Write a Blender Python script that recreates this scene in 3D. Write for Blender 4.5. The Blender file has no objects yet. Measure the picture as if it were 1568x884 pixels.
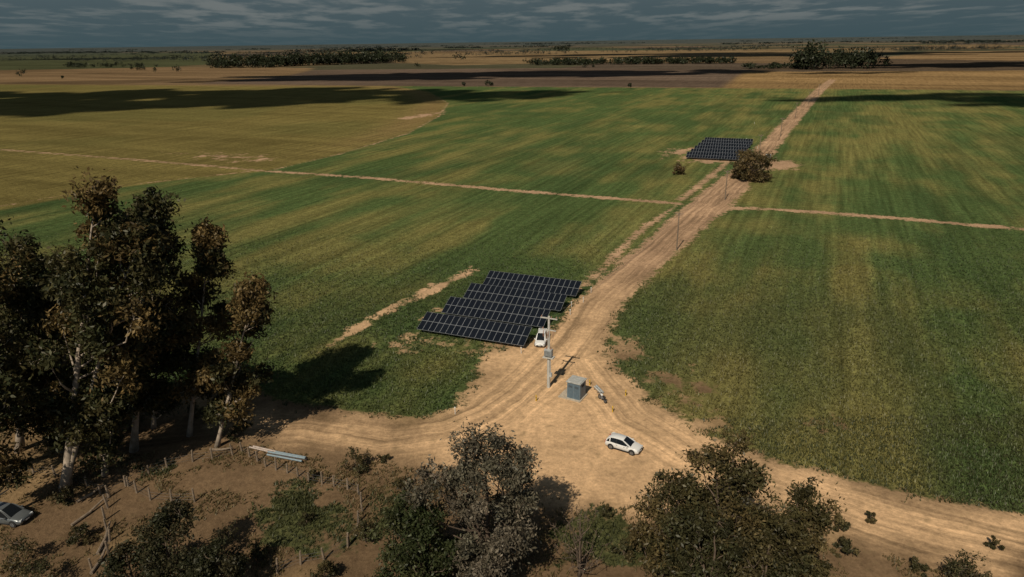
import bpy, math, time
import numpy as np
from mathutils import Vector, Matrix
T0=time.time()
rng=np.random.default_rng(7)
scene=bpy.context.scene
# ------------------------------------------------------------------ camera
CX,CY,F=784.0,441.8,1045.0
H=45.0; P=math.radians(19.9); R=math.radians(0.80)
fw=np.array([0,math.cos(P),-math.sin(P)])
r0=np.array([1.0,0,0]); u0=np.array([0,math.sin(P),math.cos(P)])
rt=math.cos(R)*r0-math.sin(R)*u0
up=math.sin(R)*r0+math.cos(R)*u0
cam=bpy.data.cameras.new("camera"); co=bpy.data.objects.new("camera",cam)
scene.collection.objects.link(co); scene.camera=co
cam.sensor_width=36; cam.lens=F/1568*36; cam.clip_end=200000; cam.clip_start=0.5
co.matrix_world=Matrix(((rt[0],up[0],-fw[0],0),(rt[1],up[1],-fw[1],0),(rt[2],up[2],-fw[2],H),(0,0,0,1)))
def g(u,v,z=0.0):
    "survey point of the photo -> world ground coordinates"
    d=fw+rt*((u-CX)/F)+up*((CY-v)/F)
    t=(z-H)/d[2]
    return np.array([d[0]*t,d[1]*t])
def G(pts): return np.array([g(*p) for p in pts])
# ------------------------------------------------------------------ materials helpers
def new_mat(name):
    m=bpy.data.materials.new(name); m.use_nodes=True
    nt=m.node_tree; nt.nodes.clear()
    return m,nt
class N:
    def __init__(s,nt): s.nt=nt
    def n(s,t,**k):
        x=s.nt.nodes.new(t)
        for a,b in k.items(): setattr(x,a,b)
        return x
    def put(s,inp,val):
        if isinstance(val,bpy.types.NodeSocket): s.nt.links.new(val,inp)
        elif val is not None: inp.default_value=val
    def math(s,op,a,b=None,c=None,clamp=False):
        x=s.n('ShaderNodeMath',operation=op); x.use_clamp=clamp
        s.put(x.inputs[0],a)
        if b is not None: s.put(x.inputs[1],b)
        if c is not None: s.put(x.inputs[2],c)
        return x.outputs[0]
    def mix(s,fac,a,b,bt='MIX'):
        x=s.n('ShaderNodeMix',data_type='RGBA',blend_type=bt)
        s.put(x.inputs[0],fac); s.put(x.inputs[6],a); s.put(x.inputs[7],b)
        return x.outputs[2]
    def noise(s,vec,scale,detail=4,rough=.55):
        x=s.n('ShaderNodeTexNoise'); s.put(x.inputs['Vector'],vec)
        x.inputs['Scale'].default_value=scale; x.inputs['Detail'].default_value=detail; x.inputs['Roughness'].default_value=rough
        return x.outputs[0]
    def mr(s,v,a,b,c,d,smooth=False):
        x=s.n('ShaderNodeMapRange'); 
        if smooth: x.interpolation_type='SMOOTHSTEP'
        s.put(x.inputs[0],v)
        for i,q in enumerate((a,b,c,d)): s.put(x.inputs[i+1],q)
        return x.outputs[0]
    def attr(s,name): return s.n('ShaderNodeAttribute',attribute_name=name)
    def comb(s,a,b,c=0.0):
        x=s.n('ShaderNodeCombineXYZ'); s.put(x.inputs[0],a); s.put(x.inputs[1],b); s.put(x.inputs[2],c); return x.outputs[0]
def c4(c): return (c[0],c[1],c[2],1.0)
MATS={}
def pm(name,col,rough=.6,metal=0.0,var=.25,scale=3.0,coat=0.0,spec=.5):
    if name in MATS: return MATS[name]
    m,nt=new_mat(name); k=N(nt)
    out=k.n('ShaderNodeOutputMaterial'); b=k.n('ShaderNodeBsdfPrincipled')
    tc=k.n('ShaderNodeTexCoord')
    nz=k.noise(tc.outputs['Object'],scale,4)
    f=k.mr(nz,.3,.7,1-var,1+var)
    colr=k.mix(1.0,c4(col),k.comb(f,f,f),'MULTIPLY')
    k.put(b.inputs['Base Color'],colr); b.inputs['Roughness'].default_value=rough; b.inputs['Metallic'].default_value=metal
    b.inputs['Coat Weight'].default_value=coat; b.inputs['Specular IOR Level'].default_value=spec
    nt.links.new(b.outputs[0],out.inputs[0]); MATS[name]=m
    return m
def leaf_mat(name,trans=.22):
    if name in MATS: return MATS[name]
    m,nt=new_mat(name); k=N(nt)
    out=k.n('ShaderNodeOutputMaterial')
    a=k.attr('col')
    d=k.n('ShaderNodeBsdfDiffuse'); k.put(d.inputs['Color'],a.outputs['Color'])
    t=k.n('ShaderNodeBsdfTranslucent'); k.put(t.inputs[0],a.outputs['Color'])
    gl=k.n('ShaderNodeBsdfGlossy'); gl.inputs['Roughness'].default_value=.45; gl.inputs[0].default_value=(.8,.8,.75,1)
    x=k.n('ShaderNodeMixShader'); x.inputs[0].default_value=trans
    nt.links.new(d.outputs[0],x.inputs[1]); nt.links.new(t.outputs[0],x.inputs[2])
    y=k.n('ShaderNodeMixShader'); y.inputs[0].default_value=.02
    nt.links.new(x.outputs[0],y.inputs[1]); nt.links.new(gl.outputs[0],y.inputs[2]); nt.links.new(y.outputs[0],out.inputs[0])
    MATS[name]=m; return m
# ------------------------------------------------------------------ mesh helpers
def np_mesh(name,V,Fc,mat,col=None):
    me=bpy.data.meshes.new(name)
    V=np.asarray(V,dtype=np.float32); Fc=np.asarray(Fc,dtype=np.int32)
    nf,k=Fc.shape
    me.vertices.add(len(V)); me.vertices.foreach_set('co',V.ravel())
    me.loops.add(nf*k); me.loops.foreach_set('vertex_index',Fc.ravel())
    me.polygons.add(nf); me.polygons.foreach_set('loop_start',np.arange(nf,dtype=np.int32)*k)
    me.polygons.foreach_set('loop_total',np.full(nf,k,dtype=np.int32))
    me.materials.append(mat)
    me.update(calc_edges=True)
    if col is not None: addc(me,'col',col)
    o=bpy.data.objects.new(name,me); scene.collection.objects.link(o)
    return o
def addf(me,name,arr):
    a=me.attributes.new(name,'FLOAT','POINT'); a.data.foreach_set('value',np.asarray(arr,dtype=np.float32))
def addc(me,name,col):
    a=me.color_attributes.new(name,'FLOAT_COLOR','POINT'); a.data.foreach_set('color',np.concatenate([col,np.ones((len(col),1))],1).astype(np.float32).ravel())
class B:
    def __init__(s): s.v=[];s.f=[];s.m=[];s.mats=[]
    def mi(s,m):
        if m not in s.mats: s.mats.append(m)
        return s.mats.index(m)
    def add(s,vs,fs,m):
        o=len(s.v); s.v+= [tuple(map(float,p)) for p in vs]; i=s.mi(m)
        for f in fs: s.f.append(tuple(q+o for q in f)); s.m.append(i)
    def box(s,c,sz,m,rz=0.0,rx=0.0):
        M=Matrix.Rotation(rz,3,'Z')@Matrix.Rotation(rx,3,'X'); vs=[]
        for dx,dy,dz in ((-1,-1,-1),(1,-1,-1),(1,1,-1),(-1,1,-1),(-1,-1,1),(1,-1,1),(1,1,1),(-1,1,1)):
            vs.append(Vector(c)+M@Vector((dx*sz[0]/2,dy*sz[1]/2,dz*sz[2]/2)))
        s.add(vs,[(0,3,2,1),(4,5,6,7),(0,1,5,4),(1,2,6,5),(2,3,7,6),(3,0,4,7)],m)
    def tube(s,pts,rad,m,n=8,cap=True):
        pts=[Vector(p) for p in pts]
        if not hasattr(rad,'__len__'): rad=[rad]*len(pts)
        rings=[]
        for i,p in enumerate(pts):
            d=(pts[min(i+1,len(pts)-1)]-pts[max(i-1,0)])
            if d.length<1e-9: d=Vector((0,0,1))
            d.normalize(); a=d.orthogonal().normalized() if abs(d.z)>.9 else d.cross(Vector((0,0,1))).normalized()
            b=d.cross(a); rings.append([p+(a*math.cos(2*math.pi*j/n)+b*math.sin(2*math.pi*j/n))*rad[i] for j in range(n)])
        s.loft(rings,m,cap)
    def loft(s,rings,m,cap=True):
        n=len(rings[0]); vs=[p for r in rings for p in r]; fs=[]
        for i in range(len(rings)-1):
            for j in range(n):
                fs.append((i*n+j,i*n+(j+1)%n,(i+1)*n+(j+1)%n,(i+1)*n+j))
        if cap: fs.append(tuple(range(n))[::-1]); fs.append(tuple((len(rings)-1)*n+j for j in range(n)))
        s.add(vs,fs,m)
    def torus(s,c,Rr,r,m,n=20,k=8):
        vs=[];fs=[]
        for i in range(n):
            a=2*math.pi*i/n
            for j in range(k):
                b=2*math.pi*j/k; q=Rr+r*math.cos(b)
                vs.append(Vector(c)+Vector((q*math.cos(a),r*math.sin(b),q*math.sin(a))))
        for i in range(n):
            for j in range(k): fs.append((i*k+j,((i+1)%n)*k+j,((i+1)%n)*k+(j+1)%k,i*k+(j+1)%k))
        s.add(vs,fs,m)
    def done(s,name,loc=(0,0,0),rz=0.0,smooth=False):
        me=bpy.data.meshes.new(name); me.from_pydata(s.v,[],s.f)
        for m in s.mats: me.materials.append(m)
        me.polygons.foreach_set('material_index',s.m)
        if smooth: me.polygons.foreach_set('use_smooth',[True]*len(s.f))
        me.update(); o=bpy.data.objects.new(name,me); scene.collection.objects.link(o)
        o.location=loc; o.rotation_euler=(0,0,rz)
        if smooth: 
            try: me.set_sharp_from_angle(angle=math.radians(40))
            except Exception: pass
        return o
# ------------------------------------------------------------------ numpy noise / sdf
def h2(ix,iy,seed):
    a=(ix.astype(np.int64)*374761393+iy.astype(np.int64)*668265263+seed*974634777)&0xffffffff
    a=((a^(a>>13))*1274126177)&0xffffffff
    a=a^(a>>16); return (a&0xffffff)/float(0xffffff)
def vn(x,y,seed):
    ix=np.floor(x);iy=np.floor(y);fx=x-ix;fy=y-iy
    fx=fx*fx*(3-2*fx);fy=fy*fy*(3-2*fy)
    a=h2(ix,iy,seed);b=h2(ix+1,iy,seed);c=h2(ix,iy+1,seed);d=h2(ix+1,iy+1,seed)
    return (a*(1-fx)+b*fx)*(1-fy)+(c*(1-fx)+d*fx)*fy
def fbm(p,s,seed=0,o=4):
    r=0;am=.5;t=0
    for i in range(o):
        r=r+am*vn(p[:,0]*s+17.3*i,p[:,1]*s+9.1*i,seed+i);t+=am;am*=.5;s*=2.03
    return r/t
def seg(p,a,b):
    ab=b-a; L=max(np.dot(ab,ab),1e-9)
    t=np.clip(((p-a)@ab)/L,0,1)
    q=p-a-t[:,None]*ab
    return np.sqrt((q**2).sum(1)),t
def psdf(p,poly):
    "positive inside"
    d=np.full(len(p),1e9); ins=np.zeros(len(p),bool); n=len(poly)
    for i in range(n):
        a=poly[i];b=poly[(i+1)%n]
        dd,_=seg(p,a,b); d=np.minimum(d,dd)
        if a[1]!=b[1]:
            c=((a[1]>p[:,1])!=(b[1]>p[:,1]))&(p[:,0]<(b[0]-a[0])*(p[:,1]-a[1])/(b[1]-a[1])+a[0]); ins^=c
    return np.where(ins,d,-d)
def sm(x,a,b):
    t=np.clip((x-a)/(b-a),0,1); return t*t*(3-2*t)
TH=math.radians(24.5); AX=np.array([math.sin(TH),math.cos(TH)]); PX=np.array([math.cos(TH),-math.sin(TH)])
# ------------------------------------------------------------------ land layout
main=G([(1275,122),(1255,138),(1180,220),(1150,255),(1088,312),(1030,362),(975,412),(918,462),(880,520),(830,572),(760,628),(690,662),(590,672),(470,655),(330,660),(150,680),(-300,730)])
main_w=[4.2,4.2,4.2,4.8,6.0,4.8,4.4,4.2,5.0,5.5,5.2,4.5,4.2,4,3.5,3.5,3.5]
east=G([(900,560),(960,640),(1080,705),(1200,745),(1340,790),(1568,850),(1900,950)]); east_w=[4,5,4.5,4.5,5.5,6,6]
tracks=[(G([(-500,196),(0,229),(200,244),(410,262),(560,272),(800,293),(1040,312)]),1.4),
        (G([(1080,318),(1180,320),(1320,330),(1568,351),(1900,380)]),1.5),
        (G([(1035,315),(985,350),(940,392),(897,434),(880,448)]),.75),
        (G([(1042,306),(1072,283),(1112,250)]),1.1),
        (G([(538,503),(600,474),(660,446),(722,414)]),.35),
        (G([(600,132),(655,140),(686,158),(672,178),(625,204),(520,236),(410,262)]),.1),
        (G([(385,262),(180,285),(0,316),(-300,360)]),.2)]
soilpoly=np.vstack([G([(-500,650),(100,612),(240,585),(390,600),(430,612),(490,620),(560,634),(640,642),(690,627),(715,590),(735,562),(745,540),(800,530),(850,500),(893,455),(940,470),(928,535),(938,562),(1000,612),(1080,665),(1180,708),(1300,735),(1450,765),(1568,790),(1900,880)]),[[200,-150],[-300,-150]]])
bright=G([(745,540),(850,500),(940,490),(935,560),(1000,612),(1080,665),(1180,712),(1400,760),(1568,795),(1568,900),(1400,850),(1200,785),(1080,775),(900,770),(760,735),(640,708),(540,698),(430,690),(400,640),(520,640),(640,655),(700,640),(725,590)])
def ell(u,v,a,b,pk): return (g(u,v),a,b,pk)
patches=[ell(595,475,14,1.3,.5),ell(680,435,14,1.1,.3),ell(610,520,6,5,-.9),ell(640,545,6,4,-1.0),ell(700,500,14,9,-1.1),ell(1070,615,8,5,-.1),ell(1010,590,11,5,-.3),ell(1255,660,7,5,-.6),ell(945,545,8,4,.2),
  ell(1182,252,10,7,2.0),ell(1135,268,8,5,.4),ell(1045,232,16,9,.0),ell(1100,245,10,18,.3),ell(340,240,12,36,-.6),ell(780,540,6,6,.6),ell(640,178,34,10,.0)]
weeds=[(G([(850,770),(985,768),(1010,884),(830,884)]),1.2),(G([(385,745),(480,735),(545,770),(545,850),(430,870),(370,830)]),1.0),(G([(1250,860),(1568,895),(1700,1000),(1250,1000)]),.8),(G([(150,700),(330,700),(300,730),(180,740)]),.3),(G([(560,740),(640,750),(700,775),(560,800)]),.5)]
pivot=G([(-900,120),(0,128),(300,130),(600,132),(655,140),(686,158),(672,178),(625,204),(520,236),(410,262),(300,272),(180,288),(0,322),(-500,400)])
farline=np.array(list(G([(-2500,128),(0,129),(640,132),(1250,136),(1568,139),(2500,150)]))+[[60000,70000],[-60000,70000]])
plough=G([(440,116),(480,107),(900,104),(1140,108),(1105,134),(640,132),(300,128)])
tanR=G([(1140,110),(1568,108),(2300,112),(2300,143),(1568,138),(1110,135)])
dkR=G([(1140,108),(1300,92),(1900,88),(2300,90),(2300,110),(1568,107)])
tanR2=G([(1340,90),(1420,79),(1900,74),(1900,90),(1568,93)])
grL=G([(-900,92),(0,82),(330,80),(330,98),(200,106),(-900,112)])
tanL=G([(-900,112),(0,108),(240,103),(480,104),(460,118),(0,126),(-900,124)])
tanM=G([(620,84),(810,78),(1230,76),(1200,88),(830,97),(700,100),(600,96)])
def lay(p):
    D=np.full(len(p),-8.0); ac=np.zeros(len(p)); al=np.zeros(len(p)); best=np.full(len(p),-1e9)
    wob=(fbm(p,.25,50,3)-.5)*1.6
    for pts,ws in ((main,main_w),(east,east_w)):
        run=0
        for i in range(len(pts)-1):
            a,b=pts[i],pts[i+1]; d,t=seg(p,a,b); w=ws[i]*(1-t)+ws[i+1]*t; L=np.linalg.norm(b-a)
            s=w-d; k=s>best; best=np.where(k,s,best)
            cr=((b-a)[0]*(p-a)[:,1]-(b-a)[1]*(p-a)[:,0])/L
            ac=np.where(k,cr,ac); al=np.where(k,run+t*L,al); run+=L
    road=best.copy(); D=np.maximum(D,best)
    for pts,w in tracks:
        for i in range(len(pts)-1):
            d,_=seg(p,pts[i],pts[i+1]); D=np.maximum(D,w-d)
    D=np.maximum(D,psdf(p,soilpoly))
    q=D.copy(); pn=(fbm(p,.3,99,4)-.5)*6.0
    for c,a,b,pk in patches:
        r=p-c; e=np.sqrt(((r@AX)/a)**2+((r@PX)/b)**2)
        q=np.maximum(q,np.where(e<1.8,pk+.6-(e**1.5)*1.8+pn*np.clip(1.5-e*.6,0,1),-8))
    D=q
    wn=(fbm(p,.35,123,4)-.5)
    for poly,s in weeds:
        w=psdf(p,poly)+wn*9; D=np.minimum(D,np.where(w>-2,(-s+wn*5)*sm(w,-2,2)+8*(1-sm(w,-2,2)),8))
    D=D+wob*.8
    return np.clip(D,-8,8),ac,al,np.clip(road,-5,5)
def vegcol(p):
    G1=np.array([.064,.094,.032]);Y=np.array([.165,.146,.050]);DG=np.array([.042,.070,.026])
    big=fbm(p,.010,3,4); st=fbm(np.stack([p@PX*.10,p@AX*.013],1),1.0,8,5); med=fbm(p,.06,13,5)
    yel=sm(.30*big+.50*st+.35*med,.48,.76)*.85
    right=sm(p@PX-(g(905,470)@PX),0,12)*sm(p[:,1],60,90)*(1-sm(p@AX,150,200))
    yel=np.clip(yel+.25*right*sm(st,.35,.65),0,.9)
    dk=sm(fbm(p,.02,31,4)*.5+.5*fbm(np.stack([p@PX*.14,p@AX*.025],1),1.0,38,3),.48,.68)*.6
    c=G1[None]*(1-yel[:,None])+Y[None]*yel[:,None]
    c=c*(1-dk[:,None])+DG[None]*dk[:,None]
    r=p-g(1080,560); e=np.exp(-(((r@AX)/45)**2+((r@PX)/14)**2))
    c=c*(1-.45*e[:,None])+np.array([.15,.135,.05])*.45*e[:,None]
    # drill/tram lines
    ln=np.abs(((p@PX)/13.0)%1.0-.5); tl=(1-sm(ln,.0,.06))*(1-sm(p[:,1],250,400))*.18
    ln2=np.floor((p@PX)/26.0)%2; c=c*(1-.05*ln2[:,None])
    c=c*(1-tl[:,None])
    def put(poly,col,soft,c):
        m=sm(psdf(p,poly),-soft,soft)[:,None]; return c*(1-m)+col*m
    pv=np.array([.145,.117,.040])[None]*(.6+.8*fbm(np.stack([p@PX*.02,p@AX*.16],1),1,61,5))[:,None]
    pg=sm(fbm(p,.010,66,4),.47,.66)[:,None]; pv=pv*(1-.4*pg)+np.array([.085,.088,.030])*.4*pg
    rr=np.exp(-((psdf(p,pivot)-10)/14)**2)*sm(p[:,1],260,420); pv=pv*(1-.5*rr[:,None])+np.array([.22,.14,.065])*.5*rr[:,None]
    c=put(pivot,pv,2.0,c)
    c=put(soilpoly,np.array([.070,.074,.030])[None]*(.6+.8*fbm(p,.4,44,3))[:,None],1.0,c)
    U=p@PX+(fbm(p,.003,301,2)-.5)*90; V=p@AX+(fbm(p,.003,305,2)-.5)*60
    cu=np.floor(U/620+.35*np.floor(V/480)); cvv=np.floor(V/480)
    hh=h2(cu,cvv,5); h3=h2(cu,cvv,9)
    pal=np.array([[.15,.10,.055],[.072,.072,.036],[.08,.062,.044],[.18,.122,.062],[.055,.062,.035],[.09,.068,.05],[.07,.066,.04],[.13,.095,.052]])
    fc=pal[np.minimum((hh*8).astype(int),7)]*(.7+.4*h3)[:,None]
    fc=fc*(.5+1.0*fbm(np.stack([U*.004,V*.025],1),1,71,5))[:,None]
    c=put(farline,fc,3,c)
    for poly,col in ((grL,[.055,.06,.03]),(tanL,[.16,.105,.056]),(plough,[.095,.068,.050]),(tanR,[.20,.128,.058]),(dkR,[.075,.054,.036]),(tanR2,[.18,.118,.06]),(tanM,[.16,.11,.058])):
        v=.35+1.3*fbm(np.stack([U*.005,V*.04],1),1,81,5)
        c=put(poly,np.asarray(col)[None]*v[:,None],6,c)
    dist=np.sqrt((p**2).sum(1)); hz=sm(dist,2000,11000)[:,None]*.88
    c=c*(1-hz)+np.array([.048,.060,.060])*hz  # aerial haze painted into the land colour, blue-grey with distance
    return c
def soilcol(p):
    br=sm(psdf(p,bright)+(fbm(p,.15,91,4)-.5)*9,-3,3)[:,None]
    rd=sm(p[:,1],85,110)[:,None]; br=np.maximum(br,rd)
    a=np.array([.155,.102,.058]); b=np.array([.52,.345,.195])
    rr=sm(p[:,1],92,150)[:,None]; b=b*(1-rr)+np.array([.35,.228,.14])*rr
    dry=sm(fbm(p,.11,191,5),.5,.68)[:,None]; a=a*(1-dry)+np.array([.24,.162,.085])*dry
    return (a*(1-br)+b*br)*(.70+.6*fbm(p,.12,95,5))[:,None]
def axis(lo,hi,step,gr,mn,mx):
    a=list(np.arange(lo,hi,step)); s=step;x=a[-1]
    while x<mx: s=min(s*gr,4000); x+=s; a.append(x)
    s=step;x=a[0];l=[]
    while x>mn: s=min(s*gr,4000);x-=s;l.append(x)
    return np.array(l[::-1]+a)
xs=axis(-95,110,.8,1.022,-70000,70000); ys=axis(35,150,.75,1.018,-3000,80000)
X,Y=np.meshgrid(xs,ys); pts=np.stack([X.ravel(),Y.ravel()],1); nx=len(xs);ny=len(ys)
i=np.arange((nx-1)*(ny-1)); r=i//(nx-1);cc=i%(nx-1); b0=r*nx+cc
faces=np.stack([b0,b0+1,b0+nx+1,b0+nx],1)
gm,nt=new_mat('ground_soil_and_crops'); k=N(nt)
out=k.n('ShaderNodeOutputMaterial'); bs=k.n('ShaderNodeBsdfDiffuse'); bs.inputs['Roughness'].default_value=.6
pos=k.n('ShaderNodeNewGeometry').outputs['Position']
rotn=k.n('ShaderNodeVectorRotate',rotation_type='Z_AXIS'); k.put(rotn.inputs['Vector'],pos); rotn.inputs['Angle'].default_value=TH
sx=k.n('ShaderNodeSeparateXYZ'); k.put(sx.inputs[0],rotn.outputs[0])
D=k.attr('dirt').outputs['Fac']
nf=k.noise(pos,.6,6,.68); nl=k.noise(pos,.1,3)
e=k.math('ADD',D,k.math('ADD',k.math('MULTIPLY',k.math('SUBTRACT',nf,.5),7.5),k.math('MULTIPLY',k.math('SUBTRACT',nl,.5),3.5)))
mask=k.mr(e,-.7,.7,0.0,1.0,True)
fine=k.noise(pos,2.4,4,.7)
strk=k.noise(k.comb(k.math('ADD',k.math('MULTIPLY',k.attr('across').outputs['Fac'],1.0),k.math('MULTIPLY',nl,2.2)),k.math('MULTIPLY',k.attr('along').outputs['Fac'],.025)),1.0,5,.65)
rd=k.mr(k.attr('road').outputs['Fac'],-.8,1.8,0.0,.95)
sf=k.mr(strk,.34,.66,.55,1.32); sfm=k.math('ADD',1.0,k.math('MULTIPLY',rd,k.math('SUBTRACT',sf,1.0)))
sfn=k.math('MULTIPLY',sfm,k.mr(fine,.3,.7,.8,1.2)); sfn=k.math('MULTIPLY',sfn,k.mr(nl,.3,.7,.82,1.18))
mott=k.noise(pos,.9,5,.75)
sfn=k.math('MULTIPLY',sfn,k.mr(mott,.35,.65,.78,1.18))
soil=k.mix(1.0,k.attr('soil_col').outputs['Color'],k.comb(sfn,sfn,sfn),'MULTIPLY')
speck=k.mr(nf,.58,.68,0.0,.5)
soil=k.mix(speck,soil,(.13,.10,.05,1))
rows=k.noise(k.comb(k.math('MULTIPLY',sx.outputs[0],.7),k.math('MULTIPLY',sx.outputs[1],.022)),1.0,4,.65)
vf=k.math('MULTIPLY',k.mr(fine,.3,.7,.62,1.38),k.mr(rows,.3,.7,.66,1.34))
vf=k.math('MULTIPLY',vf,k.mr(nf,.3,.7,.66,1.34))
veg=k.mix(1.0,k.attr('veg_col').outputs['Color'],k.comb(vf,vf,vf),'MULTIPLY')
thin=k.mr(mott,.55,.72,0.0,.42)
veg=k.mix(thin,veg,(.16,.125,.06,1))
colr=k.mix(mask,veg,soil); k.put(bs.inputs['Color'],colr)
bmp=k.n('ShaderNodeBump'); bmp.inputs['Strength'].default_value=.8; bmp.inputs['Distance'].default_value=.28
k.put(bmp.inputs['Height'],k.noise(pos,2.4,4,.7)); nt.links.new(bmp.outputs[0],bs.inputs['Normal'])
nt.links.new(bs.outputs[0],out.inputs[0])
gv=np.concatenate([pts,np.zeros((len(pts),1))],1)
go=np_mesh('ground',gv,faces,gm)
Dv,ac,al,rdv=lay(pts)
addf(go.data,'dirt',Dv);addf(go.data,'across',ac);addf(go.data,'along',al);addf(go.data,'road',rdv)
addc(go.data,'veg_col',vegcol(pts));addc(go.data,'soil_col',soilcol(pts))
# ------------------------------------------------------------------ crop and grass tufts
def tufts(name,p,hh,ww,col,nb=3):
    n=len(p); V=[];C=[]
    for b in range(nb):
        a=rng.uniform(0,2*np.pi,n); ln=rng.uniform(.2,.8,n)*hh; ca,sa=np.cos(a),np.sin(a)
        base=np.stack([p[:,0]+rng.normal(0,.08,n),p[:,1]+rng.normal(0,.08,n),np.zeros(n)],1)
        w=ww*rng.uniform(.7,1.3,n)
        l=base.copy();l[:,0]-=sa*w;l[:,1]+=ca*w; r_=base.copy();r_[:,0]+=sa*w;r_[:,1]-=ca*w
        t=base.copy();t[:,0]+=ca*ln;t[:,1]+=sa*ln;t[:,2]+=hh
        V.append(np.stack([l,r_,t],1)); C.append(np.repeat(col*rng.uniform(.7,1.35,n)[:,None],3,0).reshape(n,3,3))
    V=np.concatenate(V).reshape(-1,3);C=np.concatenate(C).reshape(-1,3)
    return np_mesh(name,V,np.arange(len(V)).reshape(-1,3),leaf_mat('grass_blades',.3),C)
n=230000
yy=58+rng.random(n)**1.1*150; xx=rng.uniform(-.85,.85,n)*(yy+12); tp=np.stack([xx,yy],1)
tp=tp[rng.random(n)>sm(tp[:,1],95,205)]; n=len(tp)
Dt,_,_,_=lay(tp); keep=(Dt+rng.normal(0,.6,n)+(fbm(tp,.6,77,3)-.5)*5)<-.4
tp=tp[keep]; fade=1-.7*sm(tp[:,1],110,200); hh=rng.uniform(.18,.42,len(tp))*fade; tufts('crop_grass',tp,hh,.07+.0*hh,vegcol(tp)*1.2)
n=60000
yy=rng.uniform(38,75,n); xx=rng.uniform(-.9,.9,n)*(yy+12); tp=np.stack([xx,yy],1)
bsd=psdf(tp,bright); Dt,_,_,rv=lay(tp); keep=(bsd<-.5)&(rv<0)&((fbm(tp,.25,23,4)+rng.normal(0,.05,n)>.54)|(Dt<.3))
tp=tp[keep]; dc=np.array([.16,.122,.056])[None]*np.ones((len(tp),1)); gk=(Dt[keep]<.3)[:,None]; dc=np.where(gk,np.array([.070,.078,.032])[None],dc)
tufts('dry_grass',tp,rng.uniform(.12,.4,len(tp)),.06,dc)
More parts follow.
